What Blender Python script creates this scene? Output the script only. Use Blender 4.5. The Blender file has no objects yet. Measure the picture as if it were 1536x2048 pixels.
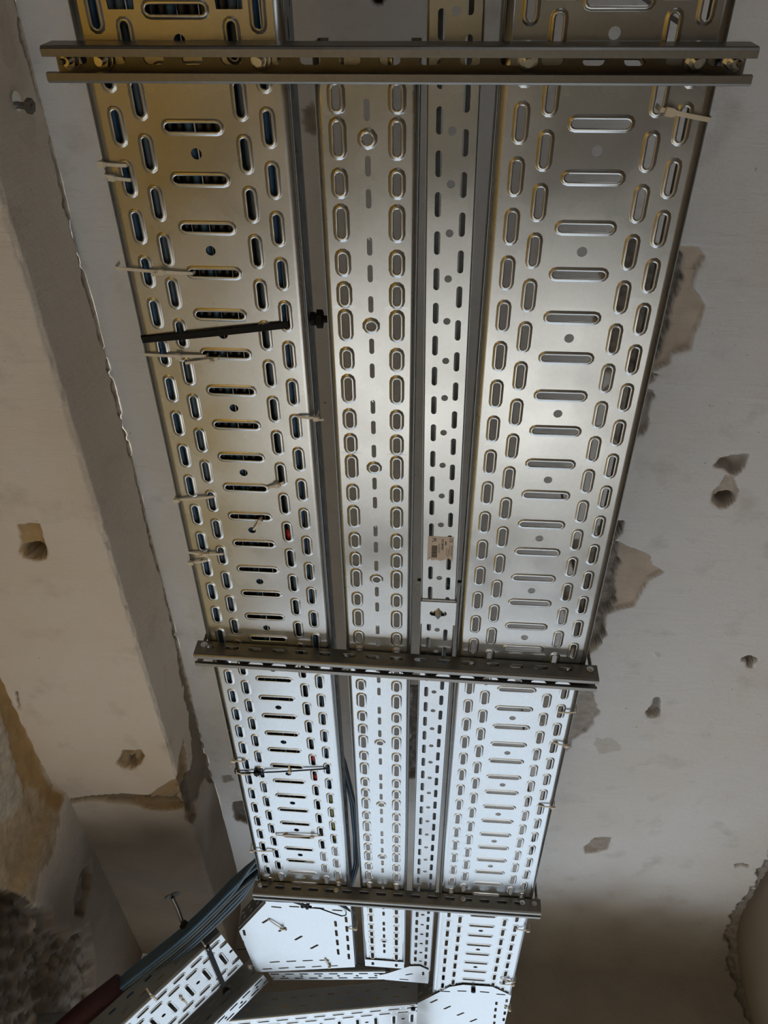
import bpy, math, random
import numpy as np
from mathutils import Vector, Matrix
from mathutils.geometry import delaunay_2d_cdt

random.seed(7)
C = bpy.context.scene.collection
PI = math.pi

# ------------------------------------------------------------------ camera
EYE = np.array([0.0, 0.0, 1.75])
FPX = 1588.16                                   # focal length in pixels of a 1536 x 2048 frame

def view_axes(yaw=-0.10089, pitch=0.8899, roll=0.01201):
    f = np.array([math.sin(yaw)*math.cos(pitch), math.cos(yaw)*math.cos(pitch), math.sin(pitch)])
    d0 = np.array([0, 1, 0]) - f[1]*f; d0 /= np.linalg.norm(d0)
    r0 = np.cross(d0, f); r0 /= np.linalg.norm(r0)
    c, s = math.cos(roll), math.sin(roll)
    return c*r0 + s*d0, -s*r0 + c*d0, f
RIGHT, DOWN, FWD = view_axes()
cd = bpy.data.cameras.new('camera')
cam = bpy.data.objects.new('camera', cd); C.objects.link(cam)
m = Matrix(((RIGHT[0], -DOWN[0], -FWD[0], EYE[0]), (RIGHT[1], -DOWN[1], -FWD[1], EYE[1]),
            (RIGHT[2], -DOWN[2], -FWD[2], EYE[2]), (0, 0, 0, 1)))
cam.matrix_world = m
cd.sensor_fit = 'VERTICAL'; cd.sensor_height = 24.0; cd.lens = 24.0*FPX/2048.0
cd.clip_start = 0.02; cd.clip_end = 50
bpy.context.scene.camera = cam

def on_plane(u, v, h):
    """survey: point of the photo (u, v) on the horizontal plane h metres above the eye"""
    d = (u-768)/FPX*RIGHT + (v-1024)/FPX*DOWN + FWD
    return d[0]/d[2]*h, d[1]/d[2]*h

# ------------------------------------------------------------------ world, lights, exposure
w = bpy.data.worlds.new('world'); bpy.context.scene.world = w; w.use_nodes = True
w.node_tree.nodes['Background'].inputs[0].default_value = (0.75, 0.86, 1.0, 1)
w.node_tree.nodes['Background'].inputs[1].default_value = 1.0
vs = bpy.context.scene.view_settings
vs.view_transform = 'Standard'; vs.look = 'None'; vs.gamma = 1.0; vs.use_curve_mapping = False
vs.exposure = -0.36

HC = 1.35                 # ceiling above the eye
HB = 1.1475               # underside of the beam above the eye
ZC, ZB = EYE[2]+HC, EYE[2]+HB
XBEAM, XLEFT, XRIGHT = -0.648, -1.003, 1.118
YFAR, YBACK = 2.97, -2.6
ZT = EYE[2]+0.8418        # underside of the cable trays

def area(name, loc, rot, sx, sy, power, col):
    l = bpy.data.lights.new(name, 'AREA'); l.shape = 'RECTANGLE'; l.size = sx; l.size_y = sy
    l.energy = power; l.color = col
    o = bpy.data.objects.new(name, l); o.location = loc; o.rotation_euler = rot; C.objects.link(o); return o
# daylight in the window opening of the far wall
area('window_daylight', (0.05, YFAR+0.16, 1.58), (-PI/2, 0, 0), 1.85, 2.02, 13, (0.74, 0.87, 1.0))
# sunlight falling through the window on to the floor
sl_ = bpy.data.lights.new('sun', 'SUN'); sl_.energy = 19; sl_.angle = 0.02; sl_.color = (1.0, 0.98, 0.94)
so = bpy.data.objects.new('sun', sl_); so.rotation_euler = (math.radians(-34), 0, math.radians(4)); C.objects.link(so)
# daylight of the doorway in the back wall
area('doorway_daylight', (0.55, YBACK-0.1, 1.05), (PI/2, 0, 0), 0.9, 2.0, 4, (1.0, 0.95, 0.86))
# added warm fill light, unseen at the lower left, to gild the trays
wl = bpy.data.lights.new('warm_fill', 'AREA'); wl.shape = 'DISK'; wl.size = 0.3; wl.energy = 11; wl.color = (1.0, 0.70, 0.24)
wo = bpy.data.objects.new('warm_fill', wl); wo.location = (-0.55, -0.55, 0.55)
wo.rotation_euler = Vector((-0.45, 1.1, -0.35)).to_track_quat('-Z', 'Y').to_euler(); C.objects.link(wo)

# ------------------------------------------------------------------ materials
def newmat(name):
    mt = bpy.data.materials.new(name); mt.use_nodes = True
    return mt, mt.node_tree, mt.node_tree.nodes['Principled BSDF']

def simple(name, col, rough=0.5, metal=0.0, noise=0.0, scale=40, bump=0.0):
    mt, nt, b = newmat(name)
    b.inputs['Roughness'].default_value = rough; b.inputs['Metallic'].default_value = metal
    b.inputs['Base Color'].default_value = (*col, 1)
    if noise or bump:
        tc = nt.nodes.new('ShaderNodeTexCoord'); n = nt.nodes.new('ShaderNodeTexNoise')
        n.inputs['Scale'].default_value = scale; n.inputs['Detail'].default_value = 6
        nt.links.new(tc.outputs['Object'], n.inputs['Vector'])
        if noise:
            mx = nt.nodes.new('ShaderNodeMix'); mx.data_type = 'RGBA'
            mx.inputs['A'].default_value = (*[c*(1-noise) for c in col], 1)
            mx.inputs['B'].default_value = (*[min(1, c*(1+noise)) for c in col], 1)
            nt.links.new(n.outputs['Fac'], mx.inputs['Factor'])
            nt.links.new(mx.outputs['Result'], b.inputs['Base Color'])
        if bump:
            bp = nt.nodes.new('ShaderNodeBump'); bp.inputs['Strength'].default_value = bump
            bp.inputs['Distance'].default_value = 0.002
            nt.links.new(n.outputs['Fac'], bp.inputs['Height']); nt.links.new(bp.outputs['Normal'], b.inputs['Normal'])
    return mt

def galvanised(name, col, rough, spangle=0.05, bump=0.03):
    mt, nt, b = newmat(name)
    N, L = nt.nodes.new, nt.links.new
    tc = N('ShaderNodeTexCoord')
    n1 = N('ShaderNodeTexNoise'); n1.inputs['Scale'].default_value = 9; n1.inputs['Detail'].default_value = 3
    v = N('ShaderNodeTexVoronoi'); v.inputs['Scale'].default_value = 260
    n2 = N('ShaderNodeTexNoise'); n2.inputs['Scale'].default_value = 900; n2.inputs['Detail'].default_value = 2
    for t in (n1, v, n2): L(tc.outputs['Object'], t.inputs['Vector'])
    r = N('ShaderNodeMapRange'); r.inputs['From Min'].default_value = 0.3; r.inputs['From Max'].default_value = 0.7
    r.inputs['To Min'].default_value = rough-0.05; r.inputs['To Max'].default_value = rough+0.07
    L(n1.outputs['Fac'], r.inputs['Value']); L(r.outputs['Result'], b.inputs['Roughness'])
    mx = N('ShaderNodeMix'); mx.data_type = 'RGBA'
    mx.inputs['A'].default_value = (*[c*(1-spangle) for c in col], 1); mx.inputs['B'].default_value = (*[c*(1+spangle) for c in col], 1)
    L(v.outputs['Color'], mx.inputs['Factor'])
    mx2 = N('ShaderNodeMix'); mx2.data_type = 'RGBA'; mx2.blend_type = 'MULTIPLY'; mx2.inputs['Factor'].default_value = 0.35
    L(mx.outputs['Result'], mx2.inputs['A'])
    rr = N('ShaderNodeMapRange'); rr.inputs['From Min'].default_value = 0.3; rr.inputs['From Max'].default_value = 0.65
    rr.inputs['To Min'].default_value = 0.72; rr.inputs['To Max'].default_value = 1.0
    L(n1.outputs['Fac'], rr.inputs['Value']); L(rr.outputs['Result'], mx2.inputs['B'])
    L(mx2.outputs['Result'], b.inputs['Base Color'])
    bp = N('ShaderNodeBump'); bp.inputs['Strength'].default_value = bump; bp.inputs['Distance'].default_value = 0.0005
    L(n2.outputs['Fac'], bp.inputs['Height']); L(bp.outputs['Normal'], b.inputs['Normal'])
    b.inputs['Metallic'].default_value = 1.0
    return mt

def plaster(name, col, warm, under, rubble, dark, brown_shade):
    """painted plaster; the 'wear' attribute says where the coat is gone (R undercoat, G rubble, B mud); its alpha is painted-in brown shade"""
    mt, nt, b = newmat(name)
    N, L = nt.nodes.new, nt.links.new
    tc = N('ShaderNodeTexCoord'); at = N('ShaderNodeAttribute'); at.attribute_name = 'wear_shade'
    sp = N('ShaderNodeSeparateColor'); L(at.outputs['Color'], sp.inputs['Color'])
    def noise(s, d=6, rough=0.5, stretch=None):
        n = N('ShaderNodeTexNoise'); n.inputs['Scale'].default_value = s; n.inputs['Detail'].default_value = d
        n.inputs['Roughness'].default_value = rough
        if stretch:
            mp = N('ShaderNodeMapping'); mp.inputs['Scale'].default_value = stretch
            mp.inputs['Rotation'].default_value = (0, 0, 0.4)
            L(tc.outputs['Object'], mp.inputs['Vector']); L(mp.outputs['Vector'], n.inputs['Vector'])
        else: L(tc.outputs['Object'], n.inputs['Vector'])
        return n
    def mix(f, a, bb):
        x = N('ShaderNodeMix'); x.data_type = 'RGBA'
        for k, s in (('Factor', f), ('A', a), ('B', bb)):
            if isinstance(s, tuple): x.inputs[k].default_value = (*s, 1) if len(s) == 3 else s
            elif isinstance(s, float): x.inputs[k].default_value = s
            else: L(s, x.inputs[k])
        return x.outputs['Result']
    def ramp(s, lo, hi):
        r = N('ShaderNodeMapRange'); r.inputs['From Min'].default_value = lo; r.inputs['From Max'].default_value = hi
        L(s, r.inputs['Value']); return r.outputs['Result']
    big = noise(1.7, 5, 0.6); mid = noise(9, 6, 0.6); fine = noise(120, 5, 0.7); brush = noise(10, 7, 0.65, (1.2, 7, 1.2))
    base = mix(ramp(big.outputs['Fac'], 0.42, 0.62), col, warm)
    base = mix(ramp(mid.outputs['Fac'], 0.56, 0.78), base, tuple(c*0.80 for c in warm))
    speck = noise(55, 3, 0.6)
    base = mix(ramp(speck.outputs['Fac'], 0.735, 0.77), base, tuple(c*0.42 for c in warm))
    und = mix(ramp(mid.outputs['Fac'], 0.35, 0.65), under, tuple(c*0.78 for c in under))
    rub = mix(ramp(noise(45, 6, 0.7).outputs['Fac'], 0.38, 0.6), rubble, tuple(c*0.38 for c in rubble))
    drk = mix(ramp(noise(24, 6, 0.7).outputs['Fac'], 0.4, 0.6), dark, tuple(c*0.5 for c in dark))
    c1 = mix(sp.outputs['Red'], base, und); c2 = mix(sp.outputs['Green'], c1, rub); c3 = mix(sp.outputs['Blue'], c2, drk)
    # brown wall tone with the far end's shade painted in, stored in the alpha
    bz = mix(ramp(mid.outputs['Fac'], 0.35, 0.7), brown_shade, tuple(c*0.85 for c in brown_shade)); c3 = mix(at.outputs['Alpha'], c3, bz)
    L(c3, b.inputs['Base Color']); b.inputs['Roughness'].default_value = 0.92
    ad = N('ShaderNodeMath'); ad.operation = 'MULTIPLY_ADD'; ad.inputs[1].default_value = 0.35
    L(fine.outputs['Fac'], ad.inputs[0]); L(brush.outputs['Fac'], ad.inputs[2])
    bp = N('ShaderNodeBump'); bp.inputs['Strength'].default_value = 0.75; bp.inputs['Distance'].default_value = 0.005
    L(ad.outputs[0], bp.inputs['Height']); L(bp.outputs['Normal'], b.inputs['Normal'])
    return mt

M = dict(
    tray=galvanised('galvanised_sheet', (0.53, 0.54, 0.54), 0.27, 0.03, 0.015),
    tray_shaded=galvanised('galvanised_flange_shaded', (0.30, 0.32, 0.335), 0.5),  # tray sheet darkened: the shade on the flanges is put into the colour
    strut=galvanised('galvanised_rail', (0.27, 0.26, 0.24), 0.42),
    bolt=simple('zinc_bolt', (0.75, 0.77, 0.76), 0.22, 1.0),
    rod=simple('threaded_steel', (0.20, 0.19, 0.18), 0.5, 1.0),
    black=simple('black_plastic', (0.012, 0.011, 0.010), 0.65),
    tie=simple('natural_nylon', (0.74, 0.68, 0.56), 0.45),
    cable=simple('slate_blue_jacket', (0.050, 0.085, 0.125), 0.45, 0, 0.25, 20),
    cableblue=simple('bright_blue_jacket', (0.035, 0.10, 0.20), 0.42, 0, 0.2, 20),
    cableblack=simple('black_jacket', (0.012, 0.013, 0.016), 0.4),
    cablered=simple('red_jacket', (0.45, 0.02, 0.02), 0.5),
    cablegreen=simple('yellow_green_jacket', (0.22, 0.24, 0.03), 0.5),
    paper=simple('label_paper', (0.62, 0.53, 0.45), 0.7, 0, 0.08, 60),
    ink=simple('label_ink', (0.03, 0.028, 0.03), 0.7),
    maroon=simple('maroon_sleeve', (0.045, 0.012, 0.02), 0.7, 0, 0.3, 60),
    render=simple('brown_render', (0.24, 0.195, 0.145), 0.9, 0, 0.15, 4, 0.2),
    frame=simple('window_paint', (0.7, 0.7, 0.68), 0.5),
    floor=simple('dusty_concrete', (0.43, 0.43, 0.42), 0.85, 0, 0.2, 6, 0.3),
    wallp=simple('wall_plaster', (0.34, 0.31, 0.27), 0.9, 0, 0.12, 3, 0.2),
    ochre=simple('ochre_oil_paint', (0.66, 0.42, 0.06), 0.6, 0, 0.15, 5),
    rust=simple('rusty_drip', (0.33, 0.17, 0.06), 0.8, 0, 0.3, 80),
)
M['black'].node_tree.nodes['Principled BSDF'].inputs['Specular IOR Level'].default_value = 0.15
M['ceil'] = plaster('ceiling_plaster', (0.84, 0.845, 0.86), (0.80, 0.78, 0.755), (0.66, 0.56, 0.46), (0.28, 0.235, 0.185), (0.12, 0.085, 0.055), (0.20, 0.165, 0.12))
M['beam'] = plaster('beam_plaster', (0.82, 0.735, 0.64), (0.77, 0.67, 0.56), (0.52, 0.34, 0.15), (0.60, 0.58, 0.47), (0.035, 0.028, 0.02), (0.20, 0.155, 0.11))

# ------------------------------------------------------------------ object helpers
def mesh_obj(name, v, f, mat, parent=None, smooth=None, loc=None):
    me = bpy.data.meshes.new(name)
    me.from_pydata([tuple(map(float, p)) for p in v], [], [tuple(int(i) for i in q) for q in f])
    if smooth is True: me.polygons.foreach_set('use_smooth', [True]*len(me.polygons))
    elif smooth is not None: me.polygons.foreach_set('use_smooth', list(smooth))
    me.materials.append(mat); me.update()
    o = bpy.data.objects.new(name, me); C.objects.link(o)
    if parent is not None: o.parent = parent
    if loc is not None: o.location = loc
    return o

def tag(o, label=None, cat=None, group=None, kind=None):
    if label: o['label'] = label
    if cat: o['category'] = cat
    if group: o['group'] = group
    if kind: o['kind'] = kind
    return o

def thing(name, label, cat, loc=(0, 0, 0), group=None):
    o = bpy.data.objects.new(name, None); C.objects.link(o); o.location = loc
    o.empty_display_size = 0.05
    return tag(o, label, cat, group)

class MB:
    def __init__(s): s.v = []; s.f = []
    def add(s, v, f):
        n = len(s.v); s.v += [tuple(p) for p in v]; s.f += [tuple(i+n for i in q) for q in f]; return s
    def box(s, c, d, R=None):
        v = [Vector((sx*d[0]/2, sy*d[1]/2, sz*d[2]/2)) for sx in (-1, 1) for sy in (-1, 1) for sz in (-1, 1)]
        if R is not None: v = [R @ p for p in v]
        v = [p+Vector(c) for p in v]
        return s.add(v, [(0, 1, 3, 2), (4, 6, 7, 5), (0, 4, 5, 1), (2, 3, 7, 6), (0, 2, 6, 4), (1, 5, 7, 3)])
    def tube(s, pts, r, seg=8, caps=True):
        pts = [Vector(p) for p in pts]; v = []; f = []; up = None
        for i, p in enumerate(pts):
            t = (pts[min(i+1, len(pts)-1)]-pts[max(i-1, 0)]).normalized()
            if up is None:
                up = Vector((0, 0, 1)) if abs(t.z) < 0.9 else Vector((1, 0, 0))
            a = t.cross(up).normalized(); up = a.cross(t).normalized()
            rr = r[i] if isinstance(r, (list, tuple)) else r
            for k in range(seg):
                q = 2*PI*k/seg; v.append(p+a*math.cos(q)*rr+up*math.sin(q)*rr)
        for i in range(len(pts)-1):
            for k in range(seg):
                k2 = (k+1) % seg; f.append((i*seg+k, i*seg+k2, (i+1)*seg+k2, (i+1)*seg+k))
        if caps: f.append(tuple(range(seg))[::-1]); f.append(tuple((len(pts)-1)*seg+k for k in range(seg)))
        return s.add(v, f)
    def ribbon(s, pts, wdir, wd, th, nrm):
        """flat strap along pts; wdir = width direction, nrm = thickness direction (per point or single)"""
        pts = [Vector(p) for p in pts]; v = []; f = []
        W = Vector(wdir).normalized()*wd/2
        for i, p in enumerate(pts):
            t = (pts[min(i+1, len(pts)-1)]-pts[max(i-1, 0)]).normalized()
            Nn = t.cross(W).normalized()*th/2
            v += [p-W-Nn, p+W-Nn, p+W+Nn, p-W+Nn]
        for i in range(len(pts)-1):
            for k in range(4):
                k2 = (k+1) % 4; f.append((i*4+k, i*4+k2, (i+1)*4+k2, (i+1)*4+k))
        f.append((3, 2, 1, 0)); n = (len(pts)-1)*4; f.append((n, n+1, n+2, n+3))
        return s.add(v, f)
    def ngon(s, c, r, h, seg, ax=(0, 0, 1), rot=0):
        z = Vector(ax).normalized(); x = z.orthogonal().normalized(); y = z.cross(x)
        v = []
        for e in (0, 1):
            for k in range(seg):
                q = 2*PI*k/seg+rot; v.append(Vector(c)+x*math.cos(q)*r+y*math.sin(q)*r+z*h*e)
        f = [tuple(range(seg))[::-1], tuple(range(seg, 2*seg))]+[(k, (k+1) % seg, seg+(k+1) % seg, seg+k) for k in range(seg)]
        return s.add(v, f)
    def obj(s, name, mat, parent=None, smooth=None): return mesh_obj(name, s.v, s.f, mat, parent, smooth)

# ------------------------------------------------------------------ perforated sheet
def stadium(cx, cy, L, W, ang, grow=0.0, seg=5):
    """ring of a slot: overall length L, width W (before growing), direction ang"""
    r = W/2+grow; h = max(0.0, (L-W)/2); c, s = math.cos(ang), math.sin(ang); out = []
    for e in (1, -1):
        for k in range(seg+1):
            q = -PI/2+PI*k/seg+(0 if e == 1 else PI)
            if h == 0 and k == seg: continue
            x = e*h+r*math.cos(q); y = r*math.sin(q)
            out.append((cx+x*c-y*s, cy+x*s+y*c))
    return out

def in_stadium(x, y, ft):
    cx, cy, L, W, ang = ft[:5]; c, s = math.cos(ang), math.sin(ang); dx, dy = x-cx, y-cy
    a = dx*c+dy*s; b = -dx*s+dy*c; h = max(0.0, (L-W)/2); a = max(0.0, abs(a)-h)
    return a*a+b*b < (W/2)**2*0.985

def in_poly(x, y, P):
    ins = False; n = len(P); j = n-1
    for i in range(n):
        if (P[i][1] > y) != (P[j][1] > y) and x < (P[j][0]-P[i][0])*(y-P[i][1])/(P[j][1]-P[i][1])+P[i][0]: ins = not ins
        j = i
    return ins

def tess(outline, feats, extra_lines=(), zfun=None):
    """triangulate an outline with slots. feat = (cx, cy, L, W, ang, rim, depth). Embossed slots stand DOWN (-z) by depth."""
    pts, zs, edges = [], [], []
    def ring(R, z):
        n = len(pts)
        for p in R: pts.append(Vector(p)); zs.append(z)
        for i in range(len(R)): edges.append((n+i, n+(i+1) % len(R)))
    ring(outline, 0.0)
    for ln in extra_lines:
        n = len(pts)
        for p in ln: pts.append(Vector(p)); zs.append(0.0)
        for i in range(len(ln)-1): edges.append((n+i, n+i+1))
    for ft in feats:
        cx, cy, L, W, ang, rim, dep = ft
        if rim > 0:
            for g, z in ((1.0, 0.0), (0.78, -0.35), (0.55, -0.82), (0.30, -1.0), (0.0, -0.92)):
                ring(stadium(cx, cy, L, W, ang, rim*g), z*dep)
        else: ring(stadium(cx, cy, L, W, ang), 0.0)
    V, E, F, ov, oe, of = delaunay_2d_cdt(pts, edges, [], 0, 1e-6, True)
    out = []
    for f in F:
        x = sum(V[i].x for i in f)/len(f); y = sum(V[i].y for i in f)/len(f)
        if not in_poly(x, y, outline): continue
        if any(in_stadium(x, y, ft) for ft in feats if abs(ft[0]-x) < ft[2] and abs(ft[1]-y) < ft[2]): continue
        a, b, c = V[f[0]], V[f[1]], V[f[2]]
        if (b-a).cross(c-a) < 0: f = f[::-1]
        out.append(tuple(f))
    verts = []
    for i, p in enumerate(V):
        z = zs[ov[i][0]] if ov[i] else 0.0
        if zfun: z += zfun(p.x, p.y)
        verts.append((p.x, p.y, z))
    sm = [any(abs(verts[i][2]) > 1e-6 for i in f) for f in out]
    return verts, out, sm

def weld_tile(cell, P, n, y0):
    verts, faces, sm = cell; key = {}; V = []; F = []; S = []
    for k in range(n):
        mp = []
        for (x, y, z) in verts:
            q = (round(x*2e5), round((y+k*P)*2e5))
            if q not in key: key[q] = len(V); V.append((x, y+k*P+y0, z))
            mp.append(key[q])
        F += [tuple(mp[i] for i in f) for f in faces]; S += sm
    return V, F, S

RIM, DEP = 0.0045, 0.0013
def cell_200():
    P = 0.1; f = []
    for r in (0, 0.05):
        f.append((0, r+0.0, 0.056, 0.0078, 0, 0.0042, DEP))
        for x in (-0.0765, 0.0765): f.append((x, r, 0.031, 0.0072, PI/2, RIM, DEP))
        for x in (-0.0505, 0.0505): f.append((x, r+0.025, 0.031, 0.0072, PI/2, RIM, DEP))
    f.append((0, 0.025, 0.0112, 0.0112, 0, 0, 0))
    prof = [(-0.0985, -0.025), (-0.0910, -0.025), (-0.0640, -0.025), (-0.0630, 0.0), (-0.0385, 0.0), (-0.0375, -0.0125),
            (0.0375, -0.0125), (0.0385, 0.0), (0.0630, 0.0), (0.0640, -0.025), (0.0910, -0.025), (0.0985, -0.025)]
    out = prof+[(x, y+P) for x, y in prof[::-1]]
    ex = [[(-0.0910, -0.025), (-0.0910, P-0.025)], [(0.0910, -0.025), (0.0910, P-0.025)]]
    return tess(out, f, ex, lambda x, y: 0.0004 if abs(x) > 0.095 else 0.0)
def cell_100():
    P = 0.2; f = []
    for y, L in ((0.0, 0.031), (0.0428, 0.022), (0.0833, 0.031), (0.1266, 0.022), (0.163, 0.022)):
        for x in (-0.0295, 0.0295): f.append((x, y, L, 0.0074, PI/2, 0.0052, 0.0018))
    f.append((0, 0.0, 0.0105, 0.0105, 0, 0.0052, 0.0018))
    for y in (0.0258, 0.058, 0.108, 0.138, 0.174): f.append((0, y, 0.020, 0.0058, PI/2, 0, 0))
    prof = [(-0.0485, -0.0205), (-0.0440, -0.0205), (0.0440, -0.0205), (0.0485, -0.0205)]
    prof = [(-0.0485, -0.0205-0.0015), (-0.0440, -0.022), (-0.014, -0.022), (-0.012, -0.0145), (0.012, -0.0145), (0.014, -0.022), (0.0440, -0.022), (0.0485, -0.022)]
    out = prof+[(x, y+P) for x, y in prof[::-1]]
    return tess(out, f, [[(-0.0440, -0.022), (-0.0440, P-0.022)], [(0.0440, -0.022), (0.0440, P-0.022)]], lambda x, y: 0.0004 if abs(x) > 0.046 else 0.0)
def cell_50():
    P = 0.2; f = []
    for k in range(5):
        f.append((-0.0128, 0.04*k+0.02, 0.0255, 0.0066, PI/2, 0, 0)); f.append((0.0128, 0.04*k+0.0405, 0.0255, 0.0066, PI/2, 0, 0))
    for k in range(4): f.append((0, 0.05*k+0.0295, 0.0085, 0.0085, 0, 0, 0))
    prof = [(-0.0238, 0), (-0.002, 0), (0.002, 0.0205), (0.0238, 0.0205)]
    out = prof+[(x, y+P) for x, y in prof[::-1]]
    return tess(out, f)
CELL = {200: (cell_200(), 0.1, 0.0985), 100: (cell_100(), 0.2, 0.0485), 50: (cell_50(), 0.2, 0.0238)}

def flange_cell(H):
    f = [(H*0.36, 0.0125, 0.020, 0.006, PI/2, 0, 0), (H*0.72, 0.0375, 0.020, 0.006, PI/2, 0, 0)]
    return tess([(0.0025, 0), (H, 0), (H, 0.05), (0.0025, 0.05)], f)
FL = {H: flange_cell(H) for H in (0.045, 0.058)}

def make_flange(side, half, Ys, Ye, H, z0=0.0007):
    """one side of a tray: rounded bend, slotted web, inward lip; side = -1 / +1"""
    n = max(1, round((Ye-Ys)/0.05)); sc = (Ye-Ys)/(n*0.05)
    V, F, _ = weld_tile(FL[H], 0.05, n, 0)
    v = [(side*(half+0.0015), Ys+y*sc, x) for (x, y, z) in V]; f = [q if side > 0 else q[::-1] for q in F]
    m = MB(); m.add(v, f)
    prof = [(half, z0), (half+0.0009, z0+0.0004), (half+0.0014, z0+0.0011), (half+0.0015, 0.0025)]
    a = len(m.v)
    pv = [(side*x, y, z) for y in (Ys, Ye) for x, z in prof]
    m.add(pv, [((i, i+1, 5+i, 4+i) if side < 0 else (i, 4+i, 5+i, i+1)) for i in range(3)])
    lp = [(half+0.0015, H), (half+0.0005, H+0.0015), (half-(0.0118 if half < 0.03 else 0.008), H+0.0015)]
    pv = [(side*x, y, z) for y in (Ys, Ye) for x, z in lp]
    m.add(pv, [((i, i+1, 4+i, 3+i) if side < 0 else (i, 3+i, 4+i, i+1)) for i in range(2)])
    return m

def make_tray(width, length, phase, label, loc, rz=0.0, H=0.045, matrix=None, group=None, mat=None):
    """cable tray running along +y from its origin; phase shifts the perforation"""
    cell, P, half = CELL[width]
    t = thing('cable_tray', label, 'cable tray', loc, group); t.rotation_euler = (0, 0, rz)
    if matrix is not None: t.matrix_world = matrix
    n = int(math.ceil((length+P)/P))+1
    V, F, S = weld_tile(cell, P, n, 0)
    V = np.array(V); V[:, 1] += phase-P
    # cut to length
    keep = []; Ks = []
    for f, s in zip(F, S):
        yy = V[list(f), 1]
        if yy.max() > 0 and yy.min() < length: keep.append(f); Ks.append(s)
    V[:, 1] = np.clip(V[:, 1], 0, length)
    used = sorted({i for f in keep for i in f}); mp = {i: k for k, i in enumerate(used)}
    b = mesh_obj('tray_base', V[used], [tuple(mp[i] for i in f) for f in keep], mat or M['tray'], t, Ks)
    sd = b.modifiers.new('thickness', 'SOLIDIFY'); sd.thickness = 0.001; sd.offset = -1
    for s in (-1, 1):
        fo = make_flange(s, half, 0, length, H).obj('side_flange', M['tray_shaded'], t)
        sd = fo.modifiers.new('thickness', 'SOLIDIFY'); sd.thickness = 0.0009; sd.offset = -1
    return t

def text_mesh(body, size, extrude, mat, parent, loc, rot, name, spacing=1.0, xs=1.0):
    cu = bpy.data.curves.new(name, 'FONT'); cu.body = body; cu.size = size; cu.extrude = extrude
    cu.align_x = 'CENTER'; cu.align_y = 'CENTER'; cu.space_character = spacing
    tmp = bpy.data.objects.new('tmp', cu); C.objects.link(tmp)
    dg = bpy.context.evaluated_depsgraph_get()
    me = bpy.data.meshes.new_from_object(tmp.evaluated_get(dg)); bpy.data.objects.remove(tmp)
    me.materials.clear(); me.materials.append(mat); me.name = name
    o = bpy.data.objects.new(name, me); C.objects.link(o); o.parent = parent; o.location = loc; o.rotation_euler = rot
    o.scale = (xs, 1, 1)
    return o
# rotations for lettering on a downward facing sheet: (reading direction, letters' up)
def face_down(read, up):
    r, u = Vector(read), Vector(up); n = r.cross(u)
    return Matrix((r, u, n)).transposed().to_euler()

# ------------------------------------------------------------------ worn plaster surfaces
rng = np.random.RandomState(3)
_lat = rng.rand(256, 256)
def vnoise(x, y, s):
    x = x*s+31.7; y = y*s+11.3; xi = np.floor(x).astype(int); yi = np.floor(y).astype(int)
    fx = x-xi; fy = y-yi; fx = fx*fx*(3-2*fx); fy = fy*fy*(3-2*fy)
    a = _lat[xi % 256, yi % 256]; b = _lat[(xi+1) % 256, yi % 256]; c = _lat[xi % 256, (yi+1) % 256]; d = _lat[(xi+1) % 256, (yi+1) % 256]
    return (a*(1-fx)+b*fx)*(1-fy)+(c*(1-fx)+d*fx)*fy-0.5
def fbm(x, y, s, o=4):
    r = 0; a = 1.0
    for k in range(o): r = r+a*vnoise(x+k*3.1, y-k*1.7, s*2**k); a *= 0.5
    return r
def poly_sd(x, y, P):
    """signed distance, positive inside"""
    P = np.array(P, float); d = np.full(x.shape, 1e9); ins = np.zeros(x.shape, bool); n = len(P)
    for i in range(n):
        a = P[i]; b = P[(i+1) % n]; e = b-a; L2 = e@e
        t = np.clip(((x-a[0])*e[0]+(y-a[1])*e[1])/L2, 0, 1)
        d = np.minimum(d, np.hypot(x-a[0]-t*e[0], y-a[1]-t*e[1]))
        c = (a[1] > y) != (b[1] > y)
        with np.errstate(divide='ignore', invalid='ignore'):
            xi = (b[0]-a[0])*(y-a[1])/(b[1]-a[1] if b[1] != a[1] else 1e-12)+a[0]
        ins ^= c & (x < xi)
    return np.where(ins, d, -d)
def sstep(x, a, b):
    t = np.clip((x-a)/(b-a), 0, 1); return t*t*(3-2*t)

def relief(u, v, patches):
    """patches: (polygon, depth, edge width, colour rgb, jag, roughness)"""
    dep = fbm(u, v, 3.0, 3)*0.004+fbm(u, v, 22, 3)*0.0012
    col = np.zeros((u.size, 3))
    for P, depth, edge, rgb, jag, rough in patches:
        Pa = np.array(P); mg = 0.06
        bb = (u > Pa[:, 0].min()-mg) & (u < Pa[:, 0].max()+mg) & (v > Pa[:, 1].min()-mg) & (v < Pa[:, 1].max()+mg)
        if not bb.any(): continue
        uu, vv = u[bb], v[bb]
        sd = poly_sd(uu+fbm(uu, vv, 40, 3)*jag, vv+fbm(vv+5, uu, 40, 3)*jag, P)
        s = sstep(sd, 0, edge)
        dep[bb] += s*(depth+fbm(uu, vv, 55, 4)*rough)
        cs = sstep(sd, 0, 0.003)[:, None]
        col[bb] = col[bb]*(1-cs)+np.array(rgb)[None, :]*cs
    return dep, col

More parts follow.
